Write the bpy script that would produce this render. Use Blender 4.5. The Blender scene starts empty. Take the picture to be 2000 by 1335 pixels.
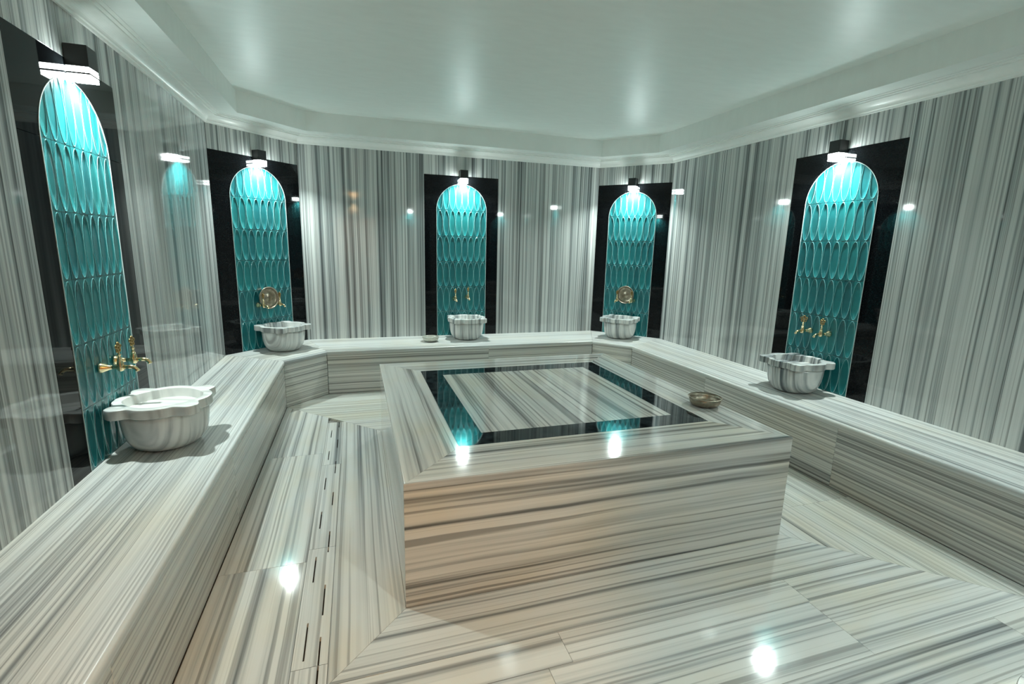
import bpy, bmesh, math, random
from mathutils import Vector, Matrix

random.seed(21)
scene = bpy.context.scene
COL = scene.collection
PI = math.pi

# ------------------------------------------------------------------ camera
CAM = Vector((2.2992, -5.8337, 1.5385))
YAW, PITCH, ROLL, FPX = 0.3119, -0.1941, 0.0244, 946.09
fw = Vector((math.sin(YAW) * math.cos(PITCH), math.cos(YAW) * math.cos(PITCH), math.sin(PITCH)))
rt = Vector((math.cos(YAW), -math.sin(YAW), 0))
up = rt.cross(fw)
r2 = rt * math.cos(ROLL) + up * math.sin(ROLL)
u2 = -rt * math.sin(ROLL) + up * math.cos(ROLL)
cd = bpy.data.cameras.new('camera')
cd.sensor_width = 36
cd.lens = FPX / 2000 * 36
cd.clip_start = 0.02
cam = bpy.data.objects.new('camera', cd)
COL.objects.link(cam)
cam.matrix_world = Matrix(((r2.x, u2.x, -fw.x, CAM.x), (r2.y, u2.y, -fw.y, CAM.y), (r2.z, u2.z, -fw.z, CAM.z), (0, 0, 0, 1)))
scene.camera = cam

# ------------------------------------------------------------------ world, exposure, lamp strengths
world = bpy.data.worlds.new('world')
scene.world = world
world.use_nodes = True
world.node_tree.nodes['Background'].inputs[0].default_value = (0.5, 0.55, 0.55, 1)
world.node_tree.nodes['Background'].inputs[1].default_value = 0.0
vs = scene.view_settings
vs.view_transform = 'Standard'
vs.look = 'None'
vs.gamma = 1
vs.exposure = -0.08
vs.use_curve_mapping = False
LAMP_W = 24.0                     # each niche lamp
LAMP_COL = (0.87, 1.0, 0.96)
SCONCE_W = 5.0                    # warm sconce above the door
SCONCE_COL = (1.0, 0.54, 0.21)
ENTRY_W = 58.0                    # warm ceiling lamp of the entry behind the door
try:
    cy = scene.cycles
    cy.max_bounces = 8
    cy.diffuse_bounces = 5
    cy.glossy_bounces = 4
    cy.caustics_reflective = False
    cy.caustics_refractive = False
    cy.sample_clamp_indirect = 6.0
    cy.use_denoising = True
    cy.adaptive_threshold = 0.02
except Exception:
    pass

# ------------------------------------------------------------------ room dimensions
BH = 0.45                         # bench height
ZC = 2.545                        # underside of the cornice at the wall
ZS = 2.625                        # soffit
ZT = 2.81                         # ceiling
ZP = 2.33                         # top of the black niche surrounds
A = Vector((1.074, -0.679)); B = Vector((1.746, 0.0)); C = Vector((5.295, 0.0)); D = Vector((5.901, -0.698))
G = Vector((5.901, -5.12)); HH = Vector((5.29, -5.80)); K = Vector((1.074, -5.80))
A1 = Vector((1.633, -1.044)); B1 = Vector((1.986, -0.687)); C1 = Vector((4.975, -0.687)); D1 = Vector((5.294, -1.054))
G1 = Vector((5.294, -4.84)); H1 = Vector((4.98, -5.195))
XE = 2.95                         # left end of the front bench

# ------------------------------------------------------------------ materials
def newmat(name):
    m = bpy.data.materials.new(name)
    m.use_nodes = True
    nt = m.node_tree
    return m, nt, nt.nodes['Principled BSDF']

def N(nt, t, **kw):
    n = nt.nodes.new(t)
    for k, v in kw.items():
        setattr(n, k, v)
    return n

def mth(nt, op, a, b=None, c=None):
    n = nt.nodes.new('ShaderNodeMath'); n.operation = op
    for i, x in enumerate((a, b, c)):
        if x is None: continue
        if isinstance(x, (int, float)): n.inputs[i].default_value = x
        else: nt.links.new(x, n.inputs[i])
    return n.outputs[0]

def ramp(nt, fac, stops):
    n = nt.nodes.new('ShaderNodeValToRGB')
    el = n.color_ramp.elements
    while len(el) < len(stops): el.new(0.5)
    for e, (p, c) in zip(el, stops):
        e.position = p
        e.color = (*c, 1) if len(c) == 3 else c
    nt.links.new(fac, n.inputs[0])
    return n.outputs[0]

def marble(name, s1, s2, light, mid, dark, rough=0.1, warp=0.02, vein=0.5, s3=60, bias=0.0, along=0.25, bump=0.0, brown=0.0, vein_pos=0.42):
    """striped marble: u (across the veins) and v (along them) come from the UV map, in metres"""
    m, nt, bs = newmat(name)
    uv = N(nt, 'ShaderNodeUVMap'); sp = N(nt, 'ShaderNodeSeparateXYZ')
    nt.links.new(uv.outputs[0], sp.inputs[0])
    u, v = sp.outputs[0], sp.outputs[1]
    def noise(cu, cv, detail, rgh, seed):
        cx = N(nt, 'ShaderNodeCombineXYZ')
        nt.links.new(cu, cx.inputs[0]); nt.links.new(cv, cx.inputs[1]); cx.inputs[2].default_value = seed
        n = N(nt, 'ShaderNodeTexNoise', noise_dimensions='3D')
        n.inputs['Scale'].default_value = 1; n.inputs['Detail'].default_value = detail; n.inputs['Roughness'].default_value = rgh
        nt.links.new(cx.outputs[0], n.inputs['Vector'])
        return n.outputs['Fac']
    w = noise(mth(nt, 'MULTIPLY', u, 2.5), mth(nt, 'MULTIPLY', v, 1.1), 2, 0.5, 3.1)
    w2 = noise(mth(nt, 'MULTIPLY', u, 9), mth(nt, 'MULTIPLY', v, 5), 1, 0.5, 8.3)
    uu = mth(nt, 'ADD', u, mth(nt, 'MULTIPLY', mth(nt, 'SUBTRACT', w, 0.5), warp))
    uu = mth(nt, 'ADD', uu, mth(nt, 'MULTIPLY', mth(nt, 'SUBTRACT', w2, 0.5), warp * 0.12))
    f1 = noise(mth(nt, 'MULTIPLY', uu, s1), mth(nt, 'MULTIPLY', v, along), 4, 0.62, 0.0)
    f2 = noise(mth(nt, 'MULTIPLY', uu, s2), mth(nt, 'MULTIPLY', v, along * 1.6), 3, 0.55, 5.0)
    f3 = noise(mth(nt, 'MULTIPLY', uu, s3), mth(nt, 'MULTIPLY', v, along * 1.2), 2, 0.5, 11.0)
    val = mth(nt, 'ADD', mth(nt, 'MULTIPLY', f1, 0.6), mth(nt, 'MULTIPLY', f2, 0.4))
    val = mth(nt, 'ADD', val, bias)
    col = ramp(nt, val, [(0.385, dark), (0.455, mid), (0.50, tuple(0.4 * a + 0.6 * b for a, b in zip(mid, light))), (0.57, light)])
    vm = ramp(nt, f3, [(vein_pos - 0.05, (1 - vein,) * 3), (vein_pos + 0.05, (1, 1, 1))])
    mx = N(nt, 'ShaderNodeMix', data_type='RGBA', blend_type='MULTIPLY')
    mx.inputs['Factor'].default_value = 1
    nt.links.new(col, mx.inputs['A']); nt.links.new(vm, mx.inputs['B'])
    out = mx.outputs['Result']
    if brown > 0:
        b = noise(mth(nt, 'MULTIPLY', u, 3), mth(nt, 'MULTIPLY', v, 1.3), 3, 0.6, 21.0)
        bm_ = ramp(nt, b, [(0.45, (1, 1, 1)), (0.7, (1, 1 - 0.10 * brown, 1 - 0.26 * brown))])
        m2 = N(nt, 'ShaderNodeMix', data_type='RGBA', blend_type='MULTIPLY'); m2.inputs['Factor'].default_value = 1
        nt.links.new(out, m2.inputs['A']); nt.links.new(bm_, m2.inputs['B']); out = m2.outputs['Result']
    nt.links.new(out, bs.inputs['Base Color'])
    rn = mth(nt, 'ADD', mth(nt, 'MULTIPLY', f2, rough * 0.5), rough * 0.75)
    nt.links.new(rn, bs.inputs['Roughness'])
    bs.inputs['IOR'].default_value = 1.52
    if bump > 0:
        tc = N(nt, 'ShaderNodeTexCoord'); nz = N(nt, 'ShaderNodeTexNoise')
        nz.inputs['Scale'].default_value = 9; nz.inputs['Detail'].default_value = 2
        nt.links.new(tc.outputs['Object'], nz.inputs['Vector'])
        bp = N(nt, 'ShaderNodeBump'); bp.inputs['Strength'].default_value = bump; bp.inputs['Distance'].default_value = 0.01
        nt.links.new(nz.outputs['Fac'], bp.inputs['Height']); nt.links.new(bp.outputs[0], bs.inputs['Normal'])
    return m

def plain(name, col, rough=0.5, metal=0.0, noise=0.0, nscale=40, bump=0.0, coat=0.0, stretch=(1, 1, 1), ior=1.5):
    m, nt, bs = newmat(name)
    bs.inputs['Roughness'].default_value = rough
    bs.inputs['Metallic'].default_value = metal
    bs.inputs['IOR'].default_value = ior
    if coat: bs.inputs['Coat Weight'].default_value = coat; bs.inputs['Coat Roughness'].default_value = 0.05
    tc = N(nt, 'ShaderNodeTexCoord'); mp = N(nt, 'ShaderNodeMapping'); mp.inputs['Scale'].default_value = stretch
    nt.links.new(tc.outputs['Object'], mp.inputs[0])
    nz = N(nt, 'ShaderNodeTexNoise'); nz.inputs['Scale'].default_value = nscale; nz.inputs['Detail'].default_value = 4
    nt.links.new(mp.outputs[0], nz.inputs['Vector'])
    lo = tuple(max(0, c * (1 - noise)) for c in col); hi = tuple(min(1, c * (1 + noise)) for c in col)
    nt.links.new(ramp(nt, nz.outputs['Fac'], [(0.3, lo), (0.7, hi)]), bs.inputs['Base Color'])
    if bump:
        bp = N(nt, 'ShaderNodeBump'); bp.inputs['Strength'].default_value = bump; bp.inputs['Distance'].default_value = 0.005
        nt.links.new(nz.outputs['Fac'], bp.inputs['Height']); nt.links.new(bp.outputs[0], bs.inputs['Normal'])
    return m

def emit(name, col, strength):
    m, nt, bs = newmat(name)
    bs.inputs['Base Color'].default_value = (*col, 1)
    bs.inputs['Emission Color'].default_value = (*col, 1)
    bs.inputs['Emission Strength'].default_value = strength
    return m

LT = (0.62, 0.635, 0.62); MD = (0.30, 0.325, 0.325); DK = (0.105, 0.12, 0.125)
M = {}
M['wall'] = marble('striped_wall_marble', 13, 42, (0.58, 0.595, 0.575), (0.33, 0.35, 0.345), (0.11, 0.122, 0.125), rough=0.045, warp=0.012, vein=0.5, s3=75, along=0.10, bias=-0.012)
M['seat'] = marble('striped_bench_top_marble', 22, 70, (0.64, 0.65, 0.63), (0.40, 0.415, 0.41), (0.18, 0.19, 0.195), rough=0.36, warp=0.012, vein=0.42, s3=95, bias=0.012, along=0.15, brown=0.5)
M['fascia'] = marble('striped_bench_front_marble', 30, 85, (0.56, 0.55, 0.51), (0.34, 0.34, 0.32), (0.15, 0.15, 0.145), rough=0.16, warp=0.014, vein=0.4, s3=120, along=0.12, brown=0.5)
M['floor'] = marble('striped_floor_marble', 12, 32, (0.60, 0.605, 0.58), (0.37, 0.385, 0.38), (0.16, 0.17, 0.175), rough=0.075, warp=0.016, vein=0.4, s3=50, bias=0.03, along=0.15, bump=0.015, brown=0.6)
M['floorfine'] = marble('fine_striped_floor_marble', 35, 110, (0.58, 0.585, 0.54), (0.40, 0.41, 0.38), (0.22, 0.23, 0.21), rough=0.09, warp=0.012, vein=0.3, s3=150, bias=0.03, along=0.1, bump=0.02, brown=0.6)
M['plat'] = marble('striped_platform_marble', 12, 27, (0.60, 0.59, 0.555), (0.36, 0.36, 0.345), (0.11, 0.112, 0.11), rough=0.09, warp=0.022, vein=0.55, s3=40, bias=0.02, along=0.16, brown=0.6)
M['basin'] = marble('veined_basin_marble', 13, 34, (0.68, 0.685, 0.66), (0.36, 0.38, 0.38), (0.10, 0.115, 0.125), rough=0.22, warp=0.05, vein=0.5, s3=40, bias=0.008, along=0.8)
M['basinwhite'] = marble('white_basin_marble', 9, 24, (0.72, 0.72, 0.69), (0.48, 0.49, 0.485), (0.20, 0.21, 0.22), rough=0.22, warp=0.06, vein=0.3, s3=30, bias=0.045, along=0.9)
M['black'] = plain('polished_black_granite', (0.005, 0.006, 0.007), rough=0.03, noise=0.5, nscale=120, ior=1.29)
M['inlay'] = plain('dark_green_black_inlay_marble', (0.018, 0.024, 0.026), rough=0.04, noise=0.9, nscale=14, ior=1.55)
M['grout'] = plain('pale_grout', (0.48, 0.58, 0.57), rough=0.8, noise=0.1)
M['joint'] = plain('grey_stone_joint', (0.22, 0.21, 0.19), rough=0.8, noise=0.2)
M['slot'] = plain('dark_drain_channel', (0.03, 0.025, 0.02), rough=0.8, noise=0.3)
M['plaster'] = plain('gloss_white_ceiling_paint', (0.80, 0.83, 0.80), rough=0.42, noise=0.02, nscale=6, bump=0.04, stretch=(1, 3, 1))
M['cornice'] = plain('white_plaster_cornice', (0.82, 0.84, 0.81), rough=0.35, noise=0.02, nscale=20)
M['ridge'] = plain('pale_turquoise_glaze_ridge', (0.20, 0.50, 0.51), rough=0.15, noise=0.2, nscale=30, coat=0.3)
M['lampblack'] = plain('matt_black_lamp_metal', (0.012, 0.012, 0.012), rough=0.35, noise=0.2, nscale=200)
M['brass'] = plain('polished_brass', (0.80, 0.67, 0.41), rough=0.16, metal=1.0, noise=0.12, nscale=30)
M['oldbrass'] = plain('dark_cast_brass', (0.42, 0.28, 0.11), rough=0.32, metal=1.0, noise=0.4, nscale=120)
M['tin'] = plain('tinned_copper', (0.46, 0.42, 0.36), rough=0.34, metal=0.9, noise=0.25, nscale=40, bump=0.15)
M['bronze'] = plain('aged_bronze_bowl', (0.33, 0.285, 0.22), rough=0.40, metal=0.85, noise=0.35, nscale=30, bump=0.15)
M['white_enamel'] = plain('pale_metal_bowl', (0.62, 0.62, 0.55), rough=0.35, metal=0.5, noise=0.1)
M['glow'] = emit('cool_lamp_glass', (0.88, 1.0, 0.97), 115.0)
M['warmglow'] = emit('warm_lamp_glass', (1.0, 0.62, 0.28), 14.0)
M['entry'] = plain('cream_entry_plaster', (0.62, 0.50, 0.36), rough=0.6, noise=0.05)
M['entryfloor'] = plain('beige_entry_stone', (0.45, 0.38, 0.30), rough=0.3, noise=0.15, nscale=8)
M['doorframe'] = plain('dark_bronze_door_frame', (0.05, 0.045, 0.04), rough=0.4, noise=0.2)
M['water'] = plain('still_water', (0.30, 0.33, 0.31), rough=0.03, noise=0.05, ior=1.33)

def glaze():
    m, nt, bs = newmat('turquoise_crackle_glaze')
    oi = N(nt, 'ShaderNodeObjectInfo'); tc = N(nt, 'ShaderNodeTexCoord')
    nz = N(nt, 'ShaderNodeTexNoise'); nz.inputs['Scale'].default_value = 7; nz.inputs['Detail'].default_value = 3
    nt.links.new(tc.outputs['Object'], nz.inputs['Vector'])
    f = mth(nt, 'ADD', mth(nt, 'MULTIPLY', nz.outputs['Fac'], 0.55), mth(nt, 'MULTIPLY', oi.outputs['Random'], 0.45))
    c = ramp(nt, f, [(0.2, (0.008, 0.094, 0.108)), (0.5, (0.010, 0.132, 0.142)), (0.85, (0.013, 0.175, 0.175))])
    nt.links.new(c, bs.inputs['Base Color'])
    bs.inputs['Roughness'].default_value = 0.22
    bs.inputs['IOR'].default_value = 1.55
    return m
M['glaze'] = glaze()

# ------------------------------------------------------------------ object helpers
def tag(o, label=None, cat=None, group=None, kind=None):
    if label: o['label'] = label
    if cat: o['category'] = cat
    if group: o['group'] = group
    if kind: o['kind'] = kind
    return o

def link(name, me, mat, parent=None):
    o = bpy.data.objects.new(name, me)
    COL.objects.link(o)
    if mat is not None and not me.materials:
        for x in (mat if isinstance(mat, (list, tuple)) else [mat]): me.materials.append(x)
    if parent: o.parent = parent
    return o

def empty(name, loc, rz=0.0):
    o = bpy.data.objects.new(name, None)
    o.empty_display_size = 0.1
    COL.objects.link(o)
    o.location = loc
    o.rotation_euler = (0, 0, rz)
    return o

def copy_tree(o, parent=None):
    c = o.copy()
    COL.objects.link(c)
    if parent: c.parent = parent
    for ch in list(o.children):
        copy_tree(ch, c)
    return c

def mesh(name, verts, faces, uv=None, smooth=False, mi=None):
    me = bpy.data.meshes.new(name)
    me.from_pydata([tuple(v) for v in verts], [], faces)
    if uv is not None:
        l = me.uv_layers.new(name='UVMap')
        for lp in me.loops:
            l.data[lp.index].uv = uv[lp.vertex_index]
    if mi: me.polygons.foreach_set('material_index', mi)
    if smooth: me.polygons.foreach_set('use_smooth', [True] * len(me.polygons))
    me.update()
    return me

def inset(poly, c):
    """inset a convex counter-clockwise polygon; c one distance or one per edge"""
    n = len(poly)
    cs = c if isinstance(c, (list, tuple)) else [c] * n
    out = []
    for i in range(n):
        p0, p1, p2 = Vector(poly[i - 1]), Vector(poly[i]), Vector(poly[(i + 1) % n])
        d0 = (p1 - p0).normalized(); d1 = (p2 - p1).normalized()
        n0 = Vector((-d0.y, d0.x)); n1 = Vector((-d1.y, d1.x))
        a = p1 + n0 * cs[i - 1]; b = p1 + n1 * cs[i]
        den = d0.x * d1.y - d0.y * d1.x
        if abs(den) < 1e-6: out.append(a); continue
        t = ((b.x - a.x) * d1.y - (b.y - a.y) * d1.x) / den
        out.append(a + d0 * t)
    return out

def ccw(poly):
    s = sum(poly[i - 1][0] * poly[i][1] - poly[i][0] * poly[i - 1][1] for i in range(len(poly)))
    return list(poly) if s > 0 else list(poly)[::-1]

def clip(poly, region):
    """Sutherland-Hodgman against a convex ccw region"""
    out = [Vector(p) for p in poly]
    n = len(region)
    for i in range(n):
        a, b = Vector(region[i]), Vector(region[(i + 1) % n]); d = b - a
        side = lambda p: d.x * (p.y - a.y) - d.y * (p.x - a.x)
        src, out = out, []
        for j in range(len(src)):
            p, q = src[j - 1], src[j]; sp, sq = side(p), side(q)
            if (sp >= 0) != (sq >= 0): out.append(p + (q - p) * (sp / (sp - sq)))
            if sq >= 0: out.append(q)
        if not out: return []
    res = []
    for p in out:
        if not res or (p - res[-1]).length > 0.004: res.append(p)
    if len(res) > 1 and (res[0] - res[-1]).length < 0.004: res.pop()
    return res if len(res) > 2 else []

XYZ = (Vector((1, 0, 0)), Vector((0, 1, 0)), Vector((0, 0, 1)))
def slab(name, poly, mat, parent, across, origin=Vector((0, 0, 0)), axes=XYZ, t=0.02, edge=0.0004, gap=0.0, round_edges=None, rad=0.012, off=None):
    """one stone slab: polygon in the (a, b) plane, face at the origin plane, body behind it"""
    poly = ccw([Vector(p) for p in poly])
    if gap: poly = inset(poly, gap)
    n = len(poly)
    off = random.uniform(0, 60) if off is None else off
    ea, eb, en = axes
    steps = [(0.0, -t)]
    if round_edges:
        # full round-over on the named edges (indices after ccw ordering), hairline arris on the others
        for k in range(8):
            a = PI / 2 * k / 7
            steps.append((1 - math.cos(a), -(1 - math.sin(a)) * rad))
        rings = []
        for s, h in steps:
            cs = [(rad * s if i in round_edges else edge * s) for i in range(n)]
            rings.append((inset(poly, cs) if s > 0 else poly, h))
    else:
        rings = [(poly, -t), (poly, -edge), (inset(poly, edge), 0.0)]
    verts, uvs, faces = [], [], []
    for pl, h in rings:
        for p in pl:
            verts.append(origin + ea * p[0] + eb * p[1] + en * h)
            uvs.append((p[0] * across[0] + p[1] * across[1] + off + h * 0.5, -p[0] * across[1] + p[1] * across[0] + off * 0.37))
    for k in range(len(rings) - 1):
        for i in range(n):
            j = (i + 1) % n
            faces.append((k * n + i, k * n + j, (k + 1) * n + j, (k + 1) * n + i))
    faces.append(tuple(range((len(rings) - 1) * n, len(rings) * n)))
    faces.append(tuple(reversed(range(n))))
    return link(name, mesh(name, verts, faces, uvs), mat, parent)

def prism(poly, z0, z1):
    poly = ccw(poly); n = len(poly)
    v = [(p[0], p[1], z0) for p in poly] + [(p[0], p[1], z1) for p in poly]
    f = [tuple(reversed(range(n))), tuple(range(n, 2 * n))] + [(i, (i + 1) % n, n + (i + 1) % n, n + i) for i in range(n)]
    return v, f

def box_vf(x0, x1, y0, y1, z0, z1):
    return prism([(x0, y0), (x1, y0), (x1, y1), (x0, y1)], z0, z1)

def join_vf(parts):
    V, F = [], []
    for v, f in parts:
        k = len(V); V += list(v); F += [tuple(i + k for i in q) for q in f]
    return V, F

def bevel_box(name, dims, c, mat, parent, loc=(0, 0, 0)):
    x0, x1, y0, y1, z0, z1 = dims
    bm = bmesh.new()
    bmesh.ops.create_cube(bm, size=1)
    for v in bm.verts:
        v.co = Vector(((x0 + x1) / 2 + v.co.x * (x1 - x0), (y0 + y1) / 2 + v.co.y * (y1 - y0), (z0 + z1) / 2 + v.co.z * (z1 - z0)))
    bmesh.ops.bevel(bm, geom=bm.edges[:], offset=c, segments=2, profile=0.5, affect='EDGES')
    me = bpy.data.meshes.new(name); bm.to_mesh(me); bm.free()
    o = link(name, me, mat, parent); o.location = loc
    return o

def lathe_vf(prof, seg=32, cap=True):
    V, F = [], []
    for r, z in prof:
        for i in range(seg):
            a = 2 * PI * i / seg
            V.append((r * math.cos(a), r * math.sin(a), z))
    for k in range(len(prof) - 1):
        for i in range(seg):
            j = (i + 1) % seg
            F.append((k * seg + i, k * seg + j, (k + 1) * seg + j, (k + 1) * seg + i))
    if cap:
        F.append(tuple(reversed(range(seg)))); F.append(tuple(range((len(prof) - 1) * seg, len(prof) * seg)))
    return V, F

def tube_vf(pts, rad, seg=12):
    pts = [Vector(p) for p in pts]
    rads = rad if isinstance(rad, (list, tuple)) else [rad] * len(pts)
    V, F = [], []
    for i, p in enumerate(pts):
        d = (pts[min(i + 1, len(pts) - 1)] - pts[max(i - 1, 0)]).normalized()
        ref = Vector((1, 0, 0)) if abs(d.x) < 0.9 else Vector((0, 0, 1))
        a = d.cross(ref).normalized(); b = d.cross(a)
        for k in range(seg):
            t = 2 * PI * k / seg
            V.append(p + (a * math.cos(t) + b * math.sin(t)) * rads[i])
    for i in range(len(pts) - 1):
        for k in range(seg):
            j = (k + 1) % seg
            F.append((i * seg + k, i * seg + j, (i + 1) * seg + j, (i + 1) * seg + k))
    F.append(tuple(reversed(range(seg)))); F.append(tuple(range((len(pts) - 1) * seg, len(pts) * seg)))
    return V, F

def torus_vf(c, R, r, ax, ay, seg=14, s2=6, sy=1.0):
    c, ax, ay = Vector(c), Vector(ax), Vector(ay); az = ax.cross(ay)
    V, F = [], []
    for i in range(seg):
        t = 2 * PI * i / seg
        d = ax * math.cos(t) + ay * math.sin(t) * sy
        for k in range(s2):
            q = 2 * PI * k / s2
            V.append(c + d * (R + r * math.cos(q)) + az * r * math.sin(q))
    for i in range(seg):
        for k in range(s2):
            F.append((i * s2 + k, ((i + 1) % seg) * s2 + k, ((i + 1) % seg) * s2 + (k + 1) % s2, i * s2 + (k + 1) % s2))
    return V, F

# ------------------------------------------------------------------ floor
floor_o = link('floor', mesh('floor', *prism([K, G + Vector((0, -0.68)), D, C, B, A], -0.12, -0.021)), M['joint'])
tag(floor_o, kind='structure')
PX0, PX1, PY0, PY1, PZ = 2.4515, 4.4951, -3.9645, -1.8543, 0.5764
FW = 0.305
F1 = (PX0 - FW, PY1 + FW); F2 = (PX1 + FW, PY1 + FW); F3 = (PX1 + FW, PY0 - FW); F4 = (PX0 - FW, PY0 - FW)
EX = F3[0]
DRAIN0 = 2.018
FG = 0.0008
def floor_slab(rect, region, mat, across):
    x0, x1, y0, y1 = rect
    p = clip([(x0, y0), (x1, y0), (x1, y1), (x0, y1)], ccw(region))
    if p: slab('floor_slab', p, mat, floor_o, across, gap=FG, t=0.02, edge=0.00005)
# mitred frame round the platform
for q, ac in (([F4, (PX0, PY0), (PX0, PY1), F1], (1, 0)), ([F1, (PX0, PY1), (PX1, PY1), F2], (0, 1)),
              ([F2, (PX1, PY1), (PX1, PY0), F3], (1, 0)), ([F3, (PX1, PY0), (PX0, PY0), F4], (0, 1))):
    slab('floor_slab', q, M['floor'], floor_o, ac, gap=FG, t=0.02, edge=0.00005)
# left aisle
regL = [A1, (A1.x, -5.80), (F1[0], -5.80), F1]
ys = [-0.9, -2.21, -3.52, -4.83, -5.80]
for a, b in zip(ys, ys[1:]):
    floor_slab((A1.x, DRAIN0, b, a), regL, M['floor'], (1, 0))
# back aisle
regB = [A1, B1, C1, D1, F2, F1]
regB = [Vector(p) for p in regB]
for j, (a, b) in enumerate(((-0.687, -0.98), (-0.98, -1.27), (-1.27, -1.55))):
    xs = [[1.5, 3.1, 4.4, 5.4], [1.5, 2.6, 4.0, 5.4], [1.5, 3.4, 5.4]][j]
    for x0, x1 in zip(xs, xs[1:]):
        floor_slab((x0, x1, b, a), regB, M['floorfine'], (0, 1))
# right aisle
E3 = (D1.x, F3[1] - (D1.x - F3[0]))
regR = [D1, F2, F3, E3]
for a, b in ((-1.0, -2.35), (-2.35, -3.75), (-3.75, -5.0)):
    floor_slab((F2[0], D1.x, b, a), regR, M['floorfine'], (1, 0))
# front of the room
regF = [F4, (F4[0], -5.80), (D1.x, -5.80), E3, F3]
for a, b, xs in ((-4.27, -4.42, (2.0, 3.03, 4.20, 5.4)), (-4.42, -4.72, (2.0, 2.93, 4.19, 5.4)),
                 (-4.72, -5.02, (2.0, 3.55, 4.9, 5.4)), (-5.02, -5.80, (2.0, 2.95, 4.2, 5.4))):
    for x0, x1 in zip(xs, xs[1:]):
        floor_slab((x0, x1, b, a), regF, M['floor'], (0, 1))

# slotted drain course: every slab has its slots cut through
def slotted(x0, x1, y0, y1, rows):
    """rows: [(slot x, [(ya, yb), ...]), ...]"""
    g = 0.0008; sw = 0.0032; t = 0.02
    xs = [x0 + g]
    for sx, _ in rows: xs += [sx - sw, sx + sw]
    xs.append(x1 - g)
    V, Fc, UV = [], [], []
    off = random.uniform(0, 60)
    def quad(a, b, c, d):
        k = len(V)
        for p in (a, b, c, d): V.append(p); UV.append((p[0] + off, p[1] + off * .37))
        Fc.append((k, k + 1, k + 2, k + 3))
    for i in range(len(xs) - 1):
        cuts = [y0 + g, y1 - g]; holes = []
        if i % 2 == 1:
            holes = [(max(a, y0 + g), min(b, y1 - g)) for a, b in rows[i // 2][1] if b > y0 and a < y1]
            for a, b in holes: cuts += [a, b]
        cuts = sorted(set(cuts))
        for a, b in zip(cuts, cuts[1:]):
            mid = (a + b) / 2
            if any(h0 < mid < h1 for h0, h1 in holes):
                for p, q in (((xs[i], a), (xs[i], b)), ((xs[i], b), (xs[i + 1], b)), ((xs[i + 1], b), (xs[i + 1], a)), ((xs[i + 1], a), (xs[i], a))):
                    quad((p[0], p[1], 0), (q[0], q[1], 0), (q[0], q[1], -t), (p[0], p[1], -t))
            else:
                quad((xs[i], a, 0), (xs[i + 1], a, 0), (xs[i + 1], b, 0), (xs[i], b, 0))
    for p, q in (((xs[0], y0), (xs[-1], y0)), ((xs[-1], y0), (xs[-1], y1)), ((xs[-1], y1), (xs[0], y1)), ((xs[0], y1), (xs[0], y0))):
        quad((q[0], q[1], 0), (p[0], p[1], 0), (p[0], p[1], -t), (q[0], q[1], -t))
    return link('drain_slab', mesh('drain_slab', V, Fc, UV), M['floor'], floor_o)
rowA = [(-1.905, -1.745), (-2.335, -2.175), (-2.785, -2.62), (-3.235, -3.055), (-3.685, -3.49), (-4.135, -3.94), (-4.58, -4.39), (-5.03, -4.84), (-5.48, -5.29)]
rowB = [(-1.69, -1.56), (-2.125, -1.96), (-2.565, -2.37), (-2.995, -2.83), (-3.465, -3.275), (-3.91, -3.715), (-4.26, -4.03), (-4.80, -4.61), (-5.25, -5.06)]
dj = [-1.56, -2.42, -3.42, -4.17, -5.0, -5.80]
for b, a in zip(dj, dj[1:]):
    slotted(DRAIN0, F1[0], a, b, [(2.058, rowA), (2.112, rowB)])
link('drain_channel', mesh('drain_channel', *box_vf(2.03, 2.135, -5.78, -1.6, -0.0209, -0.0195)), M['slot'], floor_o)

# ------------------------------------------------------------------ walls
def wall_axes(P, Q):
    d = (Q - P).normalized()
    return Vector((d.x, d.y, 0)), Vector((0, 0, 1)), Vector((d.y, -d.x, 0))
TH = 0.02
def wall(name, P, Q, openings=(), z0=0.0, z1=2.66):
    """carcass wall behind the marble; openings: (s0, s1, top) down to the floor"""
    ea, eb, en = wall_axes(P, Q)
    L = (Q - P).length
    parts = []
    s = -0.05
    segs = []
    for (a, b, top) in openings:
        segs.append((s, a, z0)); segs.append((a, b, top)); s = b
    segs.append((s, L + 0.05, z0))
    for a, b, zz in segs:
        v, f = box_vf(a, b, TH + 0.001, TH + 0.14, zz, z1)
        parts.append(([Vector((P.x, P.y, 0)) + ea * p[0] - en * p[1] + eb * p[2] for p in v], f))
    V, Fc = join_vf(parts)
    return tag(link(name, mesh(name, V, Fc), M['joint']), kind='structure')

NICHE = {}
def clad(wo, P, Q, pieces):
    ea, eb, en = wall_axes(P, Q)
    O = Vector((P.x, P.y, 0))
    for (a, b, z0, z1) in pieces:
        slab('wall_slab', [(a, z0), (b, z0), (b, z1), (a, z1)], M['wall'], wo, (1, 0), origin=O, axes=(ea, eb, en), t=TH, gap=0.0005, edge=0.0008)
ZW = 2.60
PW = 0.90
def niche_wall(name, P, Q, centre, width, splits=()):
    wo = wall(name, P, Q)
    L = (Q - P).length
    a, b = centre - width / 2, centre + width / 2
    pcs = [(a, b, ZP, ZW)]
    xs = [0.0] + [s for s in splits if s < a] + [a]
    if a > 0.03: pcs += [(x0, x1, 0.42, ZW) for x0, x1 in zip(xs, xs[1:])]
    xs = [b] + [s for s in splits if s > b] + [L]
    if b < L - 0.03: pcs += [(x0, x1, 0.42, ZW) for x0, x1 in zip(xs, xs[1:])]
    clad(wo, P, Q, pcs)
    return wo
LFT = (A - K).length
sL = -2.913 - K.y                     # along K->A (northwards)
wall_left = niche_wall('wall_left', K, A, sL, PW, splits=(1.05,))
cl_len = (B - A).length; cr_len = (D - C).length
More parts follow.
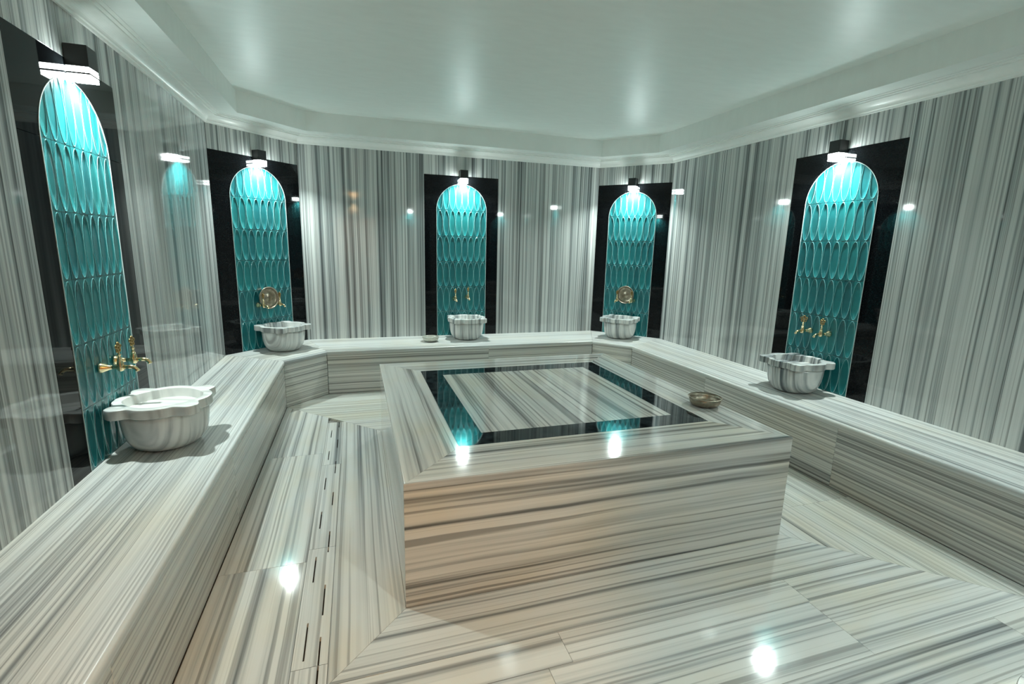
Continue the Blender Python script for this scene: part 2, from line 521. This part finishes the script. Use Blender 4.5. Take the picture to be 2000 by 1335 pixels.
niche_wall('wall_back_left', A, B, cl_len / 2, cl_len - 0.008)
niche_wall('wall_back', B, C, 3.5165 - B.x, 0.882)
niche_wall('wall_back_right', C, D, cr_len / 2, cr_len - 0.008)
sR = D.y - (-2.872)
niche_wall('wall_right', D, G, sR, PW, splits=(3.4,))
fr_len = (HH - G).length
niche_wall('wall_front_right', G, HH, fr_len / 2, fr_len - 0.008)
# front wall with the doorway the photograph is taken from
DX0, DX1, DZ = 1.86, 2.78, 2.12
L = HH.x - K.x
wf = wall('wall_front', HH, K, openings=((HH.x - DX1, HH.x - DX0, DZ),))
s0, s1 = HH.x - DX1, HH.x - DX0
nf = HH.x - 3.5165
clad(wf, HH, K, [(0, nf - PW / 2, 0.42, ZW), (nf - PW / 2, nf + PW / 2, ZP, ZW), (nf + PW / 2, s0, 0.0, ZW), (s0, s1, DZ, ZW), (s1, L, 0.0, ZW)])

# ------------------------------------------------------------------ ceiling and cornice
ring = [K, A, B, C, D, G, HH]                        # clockwise seen from above
def off_ring(d):
    p = inset(list(reversed([Vector(q) for q in ring])), d)
    return list(reversed(p))
SOFF = 0.285
inn = off_ring(SOFF); outr = off_ring(-0.15)
n = len(ring)
V = [(p.x, p.y, ZS) for p in outr] + [(p.x, p.y, ZS) for p in inn] + [(p.x, p.y, ZT) for p in inn]
V += [(p.x, p.y, ZT + 0.1) for p in inn] + [(p.x, p.y, ZS + 0.1 + (ZT - ZS)) for p in outr]
Fc = []
for i in range(n):
    j = (i + 1) % n
    Fc += [(i, j, n + j, n + i), (n + i, n + j, 2 * n + j, 2 * n + i), (4 * n + i, 4 * n + j, j, i)]
Fc.append(tuple(range(2 * n, 3 * n)))
Fc.append(tuple(reversed(range(4 * n, 5 * n))))
ceil = tag(link('ceiling', mesh('ceiling', V, Fc), M['plaster']), kind='structure')
# cornice profile: (out from the wall, height)
cor = [(0.0, ZC), (0.012, ZC), (0.014, ZC + 0.012), (0.022, ZC + 0.016)]
for k in range(9):
    a = PI / 2 * k / 8
    cor.append((0.022 + 0.062 * (1 - math.cos(a)), ZC + 0.018 + 0.040 * math.sin(a)))
cor += [(0.092, ZC + 0.060), (0.092, ZC + 0.067), (0.112, ZC + 0.069), (0.112, ZC + 0.0755), (0.135, ZC + 0.0765), (0.135, ZS + 0.002), (0.0, ZS + 0.002)]
rings_ = [off_ring(d + 0.0005) for d, h in cor]
for i in range(n):
    j = (i + 1) % n
    V, Fc = [], []
    for r_, (d, h) in zip(rings_, cor):
        V += [(r_[i].x, r_[i].y, h), (r_[j].x, r_[j].y, h)]
    m_ = len(cor)
    for k in range(m_):
        k2 = (k + 1) % m_
        Fc.append((2 * k, 2 * k2, 2 * k2 + 1, 2 * k + 1))
    Fc.append(tuple(2 * k for k in range(m_))); Fc.append(tuple(2 * k + 1 for k in reversed(range(m_))))
    tag(link('trim_%d' % (i + 1), mesh('cornice', V, Fc), M['cornice']), kind='structure')

# ------------------------------------------------------------------ entry behind the doorway (closed, warm lit)
e0, e1, ey = 1.2, 3.6, -8.2
yw = -5.80 - TH - 0.14
for nm, d in (('wall_entry_left', (e0 - .1, e0, ey - .1, yw, 0, 2.75)), ('wall_entry_right', (e1, e1 + .1, ey - .1, yw, 0, 2.75)),
              ('wall_entry_back', (e0, e1, ey - .1, ey, 0, 2.75)), ('ceiling_entry', (e0 - .1, e1 + .1, ey - .1, yw, 2.75, 2.85)),
              ('wall_entry_lintel', (e0 - .1, e1 + .1, yw - .02, yw + 0.001, 2.64, 2.75))):
    tag(link(nm, mesh(nm, *box_vf(*d)), M['entry']), kind='structure')
tag(link('floor_entry', mesh('floor_entry', *box_vf(e0 - .1, e1 + .1, ey - .1, -5.80, -0.12, 0.0)), M['entryfloor']), kind='structure')
fr = join_vf([box_vf(DX0, DX0 + 0.025, yw - 0.01, -5.79, 0, DZ), box_vf(DX1 - 0.025, DX1, yw - 0.01, -5.79, 0, DZ), box_vf(DX0, DX1, yw - 0.01, -5.79, DZ - 0.025, DZ)])
tag(link('door_1', mesh('door_frame', *fr), M['doorframe']), kind='structure')

# ------------------------------------------------------------------ bench
bench = empty('marble_bench', (3.5, -0.35, 0))
tag(bench, 'low striped marble bench running along all the walls', 'bench')
bo = Vector((-3.5, 0.35, 0))
ST = 0.035
def seat_run(Pw, Qw, Q1, P1):
    """wall edge Pw-Qw, front edge P1-Q1; veins follow the wall"""
    d = (Qw - Pw).normalized(); nrm = Vector((d.y, -d.x))
    poly = ccw([Pw, Qw, Q1, P1])
    k = [i for i in range(4) if {tuple(poly[i]), tuple(poly[(i + 1) % 4])} == {tuple(P1), tuple(Q1)}]
    o = slab('seat_slab', poly, M['seat'], bench, (nrm.x, nrm.y), origin=Vector((0, 0, BH)) + bo, t=ST, edge=0.0008, round_edges=k, rad=0.016, gap=0.0)
    for p in o.data.polygons:
        p.use_smooth = False
    return o
def fascia_run(P1, Q1, splits=()):
    ea, eb, en = wall_axes(P1, Q1)
    Lr = (Q1 - P1).length
    xs = [0.0] + list(splits) + [Lr]
    for a, b in zip(xs, xs[1:]):
        slab('front_slab', [(a, 0.0), (b, 0.0), (b, BH - ST), (a, BH - ST)], M['fascia'], bench, (0, 1), origin=Vector((P1.x, P1.y, 0)) - en * 0.004 + bo, axes=(ea, eb, en), t=0.02, gap=0.0004, edge=0.0008)
K1 = Vector((A1.x, -5.80))
HE = Vector((XE, -5.80)); HE1 = Vector((XE, H1.y))
runs = [(K, A, A1, K1, (1.35, 2.75)), (A, B, B1, A1, ()), (B, C, C1, B1, (3.688 - B1.x,)), (C, D, D1, C1, ()), (D, G, G1, D1, (1.25, 2.55)), (G, HH, H1, G1, ()), (HH, HE, HE1, H1, (1.0,))]
for Pw, Qw, Q1, P1, sp in runs:
    seat_run(Pw, Qw, Q1, P1)
    fascia_run(P1, Q1, sp)
fascia_run(HE1, HE + Vector((0, 0.001)))

# ------------------------------------------------------------------ platform
plat = empty('marble_platform', ((PX0 + PX1) / 2, (PY0 + PY1) / 2, 0))
tag(plat, 'square raised striped marble platform in the middle of the room with black inlay', 'platform')
po = Vector((-(PX0 + PX1) / 2, -(PY0 + PY1) / 2, 0))
IX0, IX1, IY0, IY1, JW = 2.7466, 4.2106, -3.6465, -2.1592, 0.1483
TT = 0.03
zo = Vector((0, 0, PZ)) + po
P_ = [(PX0, PY0), (PX1, PY0), (PX1, PY1), (PX0, PY1)]
I_ = [(IX0, IY0), (IX1, IY0), (IX1, IY1), (IX0, IY1)]
J_ = [(IX0 + JW, IY0 + JW), (IX1 - JW, IY0 + JW), (IX1 - JW, IY1 - JW), (IX0 + JW, IY1 - JW)]
for i in range(4):
    j = (i + 1) % 4
    ac = (0, 1) if i % 2 == 0 else (1, 0)
    slab('border_slab', [P_[i], P_[j], I_[j], I_[i]], M['plat'], plat, ac, origin=zo, t=TT, edge=0.0005, gap=0.0003, round_edges=[0], rad=0.008)
    slab('inlay_slab', [I_[i], I_[j], J_[j], J_[i]], M['inlay'], plat, ac, origin=zo, t=TT, edge=0.0004, gap=0.0003)
    Pv, Qv = Vector(P_[i]), Vector(P_[j])
    ea, eb, en = wall_axes(Pv, Qv)
    Lr = (Qv - Pv).length
    e_ = 0.0 if i % 2 == 0 else 0.0195
    slab('side_slab', [(e_, 0), (Lr - e_, 0), (Lr - e_, PZ - TT), (e_, PZ - TT)], M['plat'], plat, (0, 1), origin=Vector((Pv.x, Pv.y, 0)) + po, axes=(ea, eb, en), t=0.02, gap=0.0002, edge=0.0006)
slab('centre_slab', J_, M['plat'], plat, (1, 0), origin=zo, t=TT, edge=0.0004, gap=0.0003)

# ------------------------------------------------------------------ niche panels with their tiles
TW, THT = 0.0745, 0.298
ARC = 4 * TW
NSEG = 24
def tile_mesh():
    w, h = TW / 2 - 0.0007, THT / 2 - 0.0009
    a, b = w - 0.0022, h - 0.004
    rings = []
    ts = [2 * PI * k / NSEG for k in range(NSEG)]
    def rect(t, z):
        m_ = max(abs(math.cos(t)), abs(math.sin(t)))
        return (w * math.cos(t) / m_, z, h * math.sin(t) / m_)
    def ell(t, d, s, z): return ((a + d) * s * math.cos(t), z, (b + d) * s * math.sin(t))
    rings.append([rect(t, 0.008) for t in ts])
    rings.append([rect(t, 0.0) for t in ts])
    rings.append([ell(t, 0.0014, 1, -0.0002) for t in ts])
    rings.append([ell(t, 0.0, 1, -0.0014) for t in ts])
    rings.append([ell(t, -0.0017, 1, -0.0010) for t in ts])
    rings.append([ell(t, -0.0036, 1, 0.0003) for t in ts])
    rings.append([ell(t, -0.0036, 0.55, 0.0008) for t in ts])
    V = [p for r in rings for p in r] + [(0, 0.0009, 0)]
    F, mi = [], []
    for k in range(len(rings) - 1):
        for i in range(NSEG):
            j = (i + 1) % NSEG
            F.append((k * NSEG + i, k * NSEG + j, (k + 1) * NSEG + j, (k + 1) * NSEG + i))
            mi.append(1 if k in (2, 3) else 0)
    for i in range(NSEG):
        F.append(((len(rings) - 1) * NSEG + i, (len(rings) - 1) * NSEG + (i + 1) % NSEG, len(V) - 1)); mi.append(0)
    me = mesh('wall_tile', V, F, mi=mi)
    for p in me.polygons: p.use_smooth = p.vertices[0] >= 4 * NSEG
    me.materials.append(M['glaze']); me.materials.append(M['ridge'])
    return me
TILE = tile_mesh()
def arch_tile(col):
    bm = bmesh.new(); bm.from_mesh(TILE)
    dx = -ARC + (col + 0.5) * TW
    for v in bm.verts: v.co += Vector((dx, 0, THT / 2))
    for k in range(31):
        t = PI * (k + 0.5) / 31
        nn = Vector((math.cos(t), 0, math.sin(t)))
        bmesh.ops.bisect_plane(bm, geom=bm.verts[:] + bm.edges[:] + bm.faces[:], plane_co=nn * (ARC - 0.001), plane_no=nn, clear_outer=True, dist=1e-6)
    for v in bm.verts: v.co -= Vector((dx, 0, THT / 2))
    me = bpy.data.meshes.new('wall_tile_cut'); bm.to_mesh(me); bm.free()
    me.materials.append(M['glaze']); me.materials.append(M['ridge'])
    return me
CUT = [arch_tile(c) for c in range(8)]
SPR = 5 * THT                                        # spring line above the bench
def niche(loc, rz, width, label):
    t = empty('niche_panel', loc, rz)
    tag(t, label, 'wall panel', 'arched turquoise niche panels')
    top = ZP - BH
    ax = (Vector((1, 0, 0)), Vector((0, 0, 1)), Vector((0, -1, 0)))
    hw = width / 2
    g = 0.0008
    r = ARC + 0.004
    for s in (-1, 1):
        xs = sorted((s * r, s * hw))
        slab('surround_slab', [(xs[0], 0), (xs[1], 0), (xs[1], SPR - g), (xs[0], SPR - g)], M['black'], t, (1, 0), axes=ax, t=0.018, edge=0.0006)
    # head piece with the round arch cut out of it
    ns = 40
    arc = [(r * math.cos(PI * k / ns), SPR + g + r * math.sin(PI * k / ns)) for k in range(ns + 1)]
    out = []
    for k in range(ns + 1):
        c, s_ = math.cos(PI * k / ns), math.sin(PI * k / ns)
        q = min(hw / abs(c) if abs(c) > 1e-6 else 9, (top - SPR - g) / s_ if s_ > 1e-6 else 9)
        out.append((q * c, SPR + g + q * s_))
    cang = math.atan2(top - SPR - g, hw)
    for target, cx_ in ((cang, hw), (PI - cang, -hw)):
        k = min(range(ns + 1), key=lambda k: abs(PI * k / ns - target)); out[k] = (cx_, top)
    V = [(x, 0.0, z) for x, z in arc] + [(x, 0.0, z) for x, z in out] + [(x, 0.018, z) for x, z in arc] + [(x, 0.018, z) for x, z in out]
    m_ = ns + 1; F = []
    for k in range(ns):
        F += [(k, m_ + k, m_ + k + 1, k + 1), (2 * m_ + k, 2 * m_ + k + 1, 3 * m_ + k + 1, 3 * m_ + k), (k, k + 1, 2 * m_ + k + 1, 2 * m_ + k), (m_ + k + 1, m_ + k, 3 * m_ + k, 3 * m_ + k + 1)]
    F += [(0, 2 * m_, 3 * m_, m_), (ns, m_ + ns, 3 * m_ + ns, 2 * m_ + ns)]
    link('surround_head', mesh('surround_head', V, F), M['black'], t)
    # grout bed
    ns = 28
    bed = [(-ARC, 0), (ARC, 0)] + [(ARC * math.cos(PI * k / ns), SPR + ARC * math.sin(PI * k / ns)) for k in range(ns + 1)]
    slab('grout_bed', bed, M['grout'], t, (1, 0), origin=Vector((0, 0.0035, 0)), axes=ax, t=0.012, edge=0.0003)
    # bright edge strip round the tiles
    path = [(ARC + 0.002, 0.0)] + [((ARC + 0.002) * math.cos(PI * k / 32), SPR + (ARC + 0.002) * math.sin(PI * k / 32)) for k in range(33)] + [(-ARC - 0.002, 0.0)]
    V, F = [], []
    for k, (x, z) in enumerate(path):
        rr = math.hypot(x, max(0, z - SPR)); ux = x / max(rr, 1e-6) if z > SPR else (1 if x > 0 else -1); uz = max(0, z - SPR) / rr if z > SPR else 0
        for dr, yy in ((-0.0018, 0.004), (-0.0018, -0.0025), (0.0018, -0.0025), (0.0018, 0.004)):
            V.append((x + ux * dr, yy, z + uz * dr))
    for k in range(len(path) - 1):
        for i in range(4):
            F.append((4 * k + i, 4 * k + (i + 1) % 4, 4 * k + 4 + (i + 1) % 4, 4 * k + 4 + i))
    link('edge_strip', mesh('edge_strip', V, F), M['grout'], t)
    for row in range(6):
        for c in range(8):
            o = link('wall_tile', CUT[c] if row == 5 else TILE, None, t)
            o.location = (-ARC + (c + 0.5) * TW + random.uniform(-.0003, .0003), random.uniform(-0.0004, 0.0006), row * THT + THT / 2 + random.uniform(-.0004, .0004))
            if row < 5: o.rotation_euler = (random.uniform(-.003, .003), random.uniform(-.003, .003), random.uniform(-.012, .012))
    return t

def on_wall(P, Q, s, out=0.0, z=0.0):
    d = (Q - P).normalized(); nn = Vector((d.y, -d.x))
    p = P + d * s + nn * out
    return Vector((p.x, p.y, z)), math.atan2(d.y, d.x)

SPOTS = {  # name: (P, Q, s of the tile arch, panel width)
    'left': (K, A, sL, PW), 'back_left': (A, B, cl_len / 2, cl_len - 0.008), 'back': (B, C, 3.5165 - B.x, 0.882),
    'back_right': (C, D, cr_len / 2, cr_len - 0.008), 'right': (D, G, sR, PW), 'front_right': (G, HH, fr_len / 2, fr_len - 0.008), 'front': (HH, K, nf, PW)}
WHERE = {'left': 'on the left wall, nearest the camera', 'back_left': 'on the slanted wall at the back left corner', 'back': 'in the middle of the back wall',
         'back_right': 'on the slanted wall at the back right corner', 'right': 'on the right wall', 'front_right': 'on the slanted wall behind the camera at right', 'front': 'on the front wall beside the doorway'}
for k, (P, Q, s, w) in SPOTS.items():
    loc, rz = on_wall(P, Q, s, 0, BH)
    niche(loc, rz, w, 'black framed turquoise tile arch ' + WHERE[k])

# ------------------------------------------------------------------ lamps
def make_lamp():
    t = empty('wall_lamp', (0, 0, 0))
    w = 0.045
    bevel_box('housing', (-w, w, -0.092, -0.002, 0.055, 0.148), 0.002, M['lampblack'], t)
    bevel_box('upper_glass', (-w + 0.001, w - 0.001, -0.091, -0.003, 0.030, 0.055), 0.001, M['glow'], t)
    bevel_box('band', (-w - 0.001, w + 0.001, -0.093, -0.002, 0.023, 0.031), 0.001, M['lampblack'], t)
    bevel_box('lower_glass', (-w + 0.002, w - 0.002, -0.090, -0.004, 0.004, 0.024), 0.001, M['glow'], t)
    return t
lamp0 = make_lamp()
def lamp_light(parent, w, col, z, size=0.06, down=True, spread=145):
    ld = bpy.data.lights.new('lamp_light', 'AREA')
    ld.energy = w; ld.color = col; ld.shape = 'SQUARE'; ld.size = size; ld.spread = math.radians(spread)
    lo = bpy.data.objects.new('lamp_light', ld); COL.objects.link(lo)
    lo.parent = parent; lo.location = (0, -0.055, z)
    if not down: lo.rotation_euler = (PI, 0, 0)
first = True
LAMPZ = 2.242
for k, (P, Q, s, w) in SPOTS.items():
    o = lamp0 if first else copy_tree(lamp0); first = False
    ds = {'left': 0.02, 'back': 0.01, 'right': -0.03}.get(k, 0.0)
    o.location, rz = on_wall(P, Q, s + ds, 0.001, LAMPZ); o.rotation_euler = (0, 0, rz)
    tag(o, 'black box lamp above the tile arch ' + WHERE[k], 'lamp', 'box lamps above the tile arches')
for o in [x for x in COL.objects if x.name.startswith('wall_lamp')]:
    lamp_light(o, LAMP_W * (0.75 if 'behind the camera' in o['label'] or 'front wall' in o['label'] else 1.0), LAMP_COL, 0.001)
# warm sconce above the doorway
sc = empty('warm_sconce', (2.30, -5.799, 2.34), PI)
tag(sc, 'small black up and down sconce with warm glow above the doorway', 'lamp')
bevel_box('housing', (-0.04, 0.04, -0.082, -0.002, 0.03, 0.13), 0.002, M['lampblack'], sc)
bevel_box('lower_glass', (-0.036, 0.036, -0.078, -0.006, 0.012, 0.030), 0.001, M['warmglow'], sc)
bevel_box('upper_glass', (-0.036, 0.036, -0.078, -0.006, 0.130, 0.148), 0.001, M['warmglow'], sc)
lamp_light(sc, SCONCE_W, SCONCE_COL, 0.010, 0.06)
lamp_light(sc, SCONCE_W * 0.3, SCONCE_COL, 0.151, 0.06, down=False)
# entry ceiling lamp
el = empty('entry_ceiling_lamp', (2.35, -6.9, 2.75))
tag(el, 'round warm ceiling lamp in the entry behind the doorway', 'lamp')
link('rim', mesh('rim', *lathe_vf([(0.17, -0.03), (0.18, -0.03), (0.18, 0.0), (0.17, 0.0)], 32)), M['doorframe'], el)
link('glass', mesh('glass', *lathe_vf([(0.10, -0.045), (0.15, -0.035), (0.168, -0.02), (0.168, -0.002)], 32)), M['warmglow'], el)
ld = bpy.data.lights.new('entry_light', 'AREA'); ld.energy = ENTRY_W; ld.color = SCONCE_COL; ld.shape = 'DISK'; ld.size = 0.3
lo = bpy.data.objects.new('entry_light', ld); COL.objects.link(lo); lo.parent = el; lo.location = (0, 0, -0.05)

# ------------------------------------------------------------------ basins
SEGB = 128
BSX = 0.915
def rim_r(th):
    r = 0.237 + 0.008 * math.cos(4 * th)
    for k in range(4):
        d = (th - (PI / 4 + k * PI / 2) + PI) % (2 * PI) - PI
        r += 0.062 * math.exp(-abs(d / math.radians(12.5)) ** 3.2)
        r -= 0.005 * math.exp(-((abs(d) - math.radians(18)) / math.radians(5)) ** 2)
    return r
def polar(rings, back):
    V, F = [], []
    for fn, z in rings:
        for i in range(SEGB):
            th = 2 * PI * i / SEGB
            r = fn(th) if callable(fn) else fn
            V.append((BSX * r * math.cos(th), min(BSX * r * math.sin(th), back), z))
    for k in range(len(rings) - 1):
        for i in range(SEGB):
            j = (i + 1) % SEGB
            F.append((k * SEGB + i, k * SEGB + j, (k + 1) * SEGB + j, (k + 1) * SEGB + i))
    F.append(tuple(reversed(range(SEGB)))); F.append(tuple(range((len(rings) - 1) * SEGB, len(rings) * SEGB)))
    return V, F
def make_basin(loc, rz, label, back, mat):
    """round bowl with a thick scalloped rim: four corner ears, cut flat against the wall"""
    t = empty('marble_basin', loc, rz)
    tag(t, label, 'basin', 'scalloped marble basins on the bench')
    off = random.uniform(0, 40); ang = random.uniform(-0.35, 0.35)
    def uvs(V): return [(x * math.cos(ang) + y * math.sin(ang) + off, z + 0.6 * (y * math.cos(ang) - x * math.sin(ang)) + off) for x, y, z in V]
    body = [(0.108, 0.0), (0.140, 0.003), (0.164, 0.014), (0.184, 0.034), (0.200, 0.062), (0.210, 0.098), (0.216, 0.138), (0.219, 0.175), (0.220, 0.206), (0.18, 0.207)]
    lob = lambda r0: (lambda th: r0 * (1 + 0.010 * math.cos(8 * th) + 0.010 * math.cos(4 * th)))
    V, F = polar([(lob(r) if 0.15 < r and z < 0.2065 else r, z) for r, z in body], back)
    link('bowl_body', mesh('bowl_body', V, F, uvs(V), smooth=True), mat, t)
    z0, z1 = 0.2065, 0.258
    inner = lambda th: 0.190 + 0.006 * math.cos(4 * th)
    rr = [(lambda th: 0.185, z0), (lambda th: rim_r(th) - 0.006, z0), (rim_r, z0 + 0.005), (rim_r, z1 - 0.006), (lambda th: rim_r(th) - 0.002, z1 - 0.002), (lambda th: rim_r(th) - 0.007, z1),
          (lambda th: inner(th) + 0.008, z1), (lambda th: inner(th) + 0.002, z1 - 0.003), (inner, z1 - 0.01), (lambda th: inner(th) - 0.004, z1 - 0.06), (0.170, z1 - 0.13), (0.140, z1 - 0.175), (0.05, z1 - 0.19)]
    V, F = polar(rr, back)
    F = F[:-2] + [F[-1]]
    o = link('rim', mesh('rim', V, F, uvs(V), smooth=True), mat, t)
    md = o.modifiers.new('split', 'EDGE_SPLIT'); md.split_angle = math.radians(38)
    return t
BAS = {'left': (sL - 0.0, 0.222, 'near white marble basin holding a metal bowl, at left'), 'back_left': (0.475, 0.230, 'grey veined marble basin at the back left corner, below a hung bowl'),
       'back': (3.530 - B.x, 0.243, 'striped marble basin at the middle of the back wall'), 'back_right': (0.482, 0.25, 'striped marble basin at the back right corner, below a hung bowl'),
       'right': (D.y + 2.905, 0.245, 'striped marble basin on the right bench'), 'front': (nf - 0.074, 0.225, 'marble basin on the front bench, only its corner showing at bottom right'),
       'front_right': (fr_len / 2, 0.245, 'marble basin on the bench corner behind the camera')}
for k, (s, o_, lab) in BAS.items():
    P, Q = SPOTS[k][:2]
    loc, rz = on_wall(P, Q, s, o_, BH + 0.0005)
    make_basin(loc, rz, lab, o_ - 0.004, M['basinwhite' if k == 'left' else 'basin'])

# ------------------------------------------------------------------ taps
def make_tap():
    """brass tap: wall at y=0, spout towards -y, pipe axis at z=0"""
    t = empty('brass_tap', (0, 0, 0))
    rot = lambda V: [(x, -z, y) for x, y, z in V]
    V, F = lathe_vf([(0.026, 0.0), (0.027, 0.004), (0.024, 0.012), (0.016, 0.030), (0.0105, 0.044), (0.009, 0.050)], 20)
    link('escutcheon', mesh('escutcheon', rot(V), F, smooth=True), M['brass'], t)
    V, F = tube_vf([(0, -0.046, 0), (0, -0.062, 0), (0, -0.070, 0), (0, -0.085, 0), (0, -0.098, 0)], [0.009, 0.0095, 0.0125, 0.015, 0.012], 16)
    V2, F2 = lathe_vf([(0.009, -0.020), (0.014, -0.015), (0.0155, 0.0), (0.0145, 0.018), (0.012, 0.030), (0.0095, 0.040)], 16)
    V2 = [(x, y - 0.085, z) for x, y, z in V2]
    link('valve_body', mesh('valve_body', *join_vf([(V, F), (V2, F2)]), smooth=True), M['brass'], t)
    pts = [(0, -0.095, 0.0)]
    for k in range(9):
        a = math.radians(75) * k / 8
        pts.append((0, -0.125 - 0.032 * math.sin(a), -0.032 * (1 - math.cos(a))))
    V, F = tube_vf(pts, [0.0105, 0.010, 0.010, 0.0098, 0.0096, 0.0095, 0.0095, 0.0097, 0.0105, 0.0105], 14)
    link('spout', mesh('spout', V, F, smooth=True), M['brass'], t)
    V, F = lathe_vf([(0.006, 0.038), (0.0085, 0.042), (0.0085, 0.048), (0.006, 0.050), (0.006, 0.057), (0.0095, 0.060), (0.0095, 0.066), (0.005, 0.068), (0.005, 0.078)], 14)
    link('stem', mesh('stem', [(x, y - 0.085, z) for x, y, z in V], F, smooth=True), M['brass'], t)
    c = Vector((0, -0.085, 0.100))
    ax, ay = Vector((0.94, -0.34, 0)), Vector((0, 0, 1))
    c0 = c; c = Vector((0, 0, 0.100))
    parts = [torus_vf(c, 0.0085, 0.0035, ax, ay, 14, 6)]
    for k in range(5):
        a = PI / 2 + 2 * PI * k / 5
        parts.append(torus_vf(c + ax * 0.0175 * math.cos(a) + ay * 0.0175 * math.sin(a), 0.0082, 0.0034, ax, ay, 12, 6))
    parts.append(tube_vf([c - ay * 0.026, c - ay * 0.012], 0.005, 10))
    h_ = link('handle', mesh('handle', *join_vf(parts), smooth=True), M['oldbrass'], t)
    h_.location = (0, -0.085, 0)
    return t
tap0 = make_tap()
TAPS = {'left': ((-3.010 - K.y, 'nearer', 0.903), (-2.852 - K.y, 'farther', 0.905)), 'back_left': ((0.377, 'left', 0.897), (0.566, 'right', 0.897)), 'back': ((3.425 - B.x, 'left', 0.903), (3.580 - B.x, 'right', 0.921)),
        'back_right': ((0.368, 'left', 0.900), (0.556, 'right', 0.900)), 'right': ((D.y + 2.787, 'farther', 0.912), (D.y + 2.957, 'nearer', 0.912)), 'front': ((nf - 0.08, 'left', 0.905), (nf + 0.08, 'right', 0.905))}
TNAME = {'left': 'above the near left basin', 'back_left': 'above the back left corner basin, behind the hung bowl', 'back': 'above the back wall basin',
         'back_right': 'above the back right corner basin, behind the hung bowl', 'right': 'above the basin on the right bench', 'front': 'on the front wall behind the camera'}
first = True
for k, lst in TAPS.items():
    P, Q = SPOTS[k][:2]
    for s, which, z in lst:
        o = tap0 if first else copy_tree(tap0); first = False
        o.location, rz = on_wall(P, Q, s, 0.0028, z); o.rotation_euler = (0, 0, rz)
        tag(o, '%s brass tap %s' % (which, TNAME[k]), 'tap', 'brass taps over the basins')
        for ch in o.children:
            if ch.name.startswith('handle'):
                ch.rotation_euler = (0, 0, {'left': 0.3, 'back': 1.3, 'back_left': 1.7, 'back_right': 1.7}.get(k, 0.9 if which == 'farther' else 0.2))

# ------------------------------------------------------------------ bowls
def bowl(name, loc, rot, rad, h, mat, label, group):
    t = empty(name, loc); t.rotation_euler = rot
    tag(t, label, 'bowl', group)
    th = 0.0022
    prof = [(0.001, 0.010), (rad * 0.20, 0.009), (rad * 0.26, 0.001), (rad * 0.55, 0.0), (rad * 0.78, 0.006), (rad * 0.90, h * 0.32), (rad * 0.955, h * 0.68), (rad * 0.985, h * 0.93)]
    inner_ = [(rad * 0.985 - th, h * 0.93), (rad * 0.955 - th, h * 0.68), (rad * 0.90 - th, h * 0.32 + th), (rad * 0.78, 0.006 + th), (rad * 0.55, th), (rad * 0.28, 0.001 + th), (rad * 0.20, 0.009 + th), (0.001, 0.012)]
    link('bowl_shell', mesh('bowl_shell', *lathe_vf(prof + inner_, 48), smooth=True), mat, t)
    V, F = lathe_vf([(rad * 0.985 - th, h * 0.92), (rad * 0.985, h * 0.90), (rad + 0.003, h * 0.92), (rad + 0.004, h * 0.965), (rad + 0.001, h), (rad * 0.985 - th, h * 0.985)], 48, cap=False)
    link('rim', mesh('rim', V, F, smooth=True), mat, t)
    return t
GB = 'metal bath bowls'
bowl('bath_bowl', (4.385, -3.395, PZ + 0.0005), (0, 0, 0), 0.100, 0.058, M['bronze'], 'bronze bath bowl standing on the corner of the platform', GB)
bowl('bath_bowl', (3.085, -0.345, BH + 0.0005), (0, 0, 0), 0.094, 0.056, M['white_enamel'], 'pale metal bath bowl on the back bench beside the basin', GB)
loc, rz = on_wall(K, A, sL, 0.222, BH + 0.072)
bowl('bath_bowl', (loc.x + 0.02, loc.y - 0.02, loc.z + 0.03), (0.05, 0, 0), 0.105, 0.078, M['white_enamel'], 'pale metal bath bowl lying inside the near left basin', GB)
for k, s, z, wh in (('back_left', 0.4715, 0.9655, 'back left'), ('back_right', 0.462, 0.9685, 'back right')):
    P, Q = SPOTS[k][:2]
    loc, rz = on_wall(P, Q, s, 0.014, z)
    bowl('bath_bowl', loc, (PI / 2 - 0.05, 0, rz), 0.108, 0.044, M['bronze'], 'round bath bowl hung upright on the taps at the %s corner' % wh, GB)
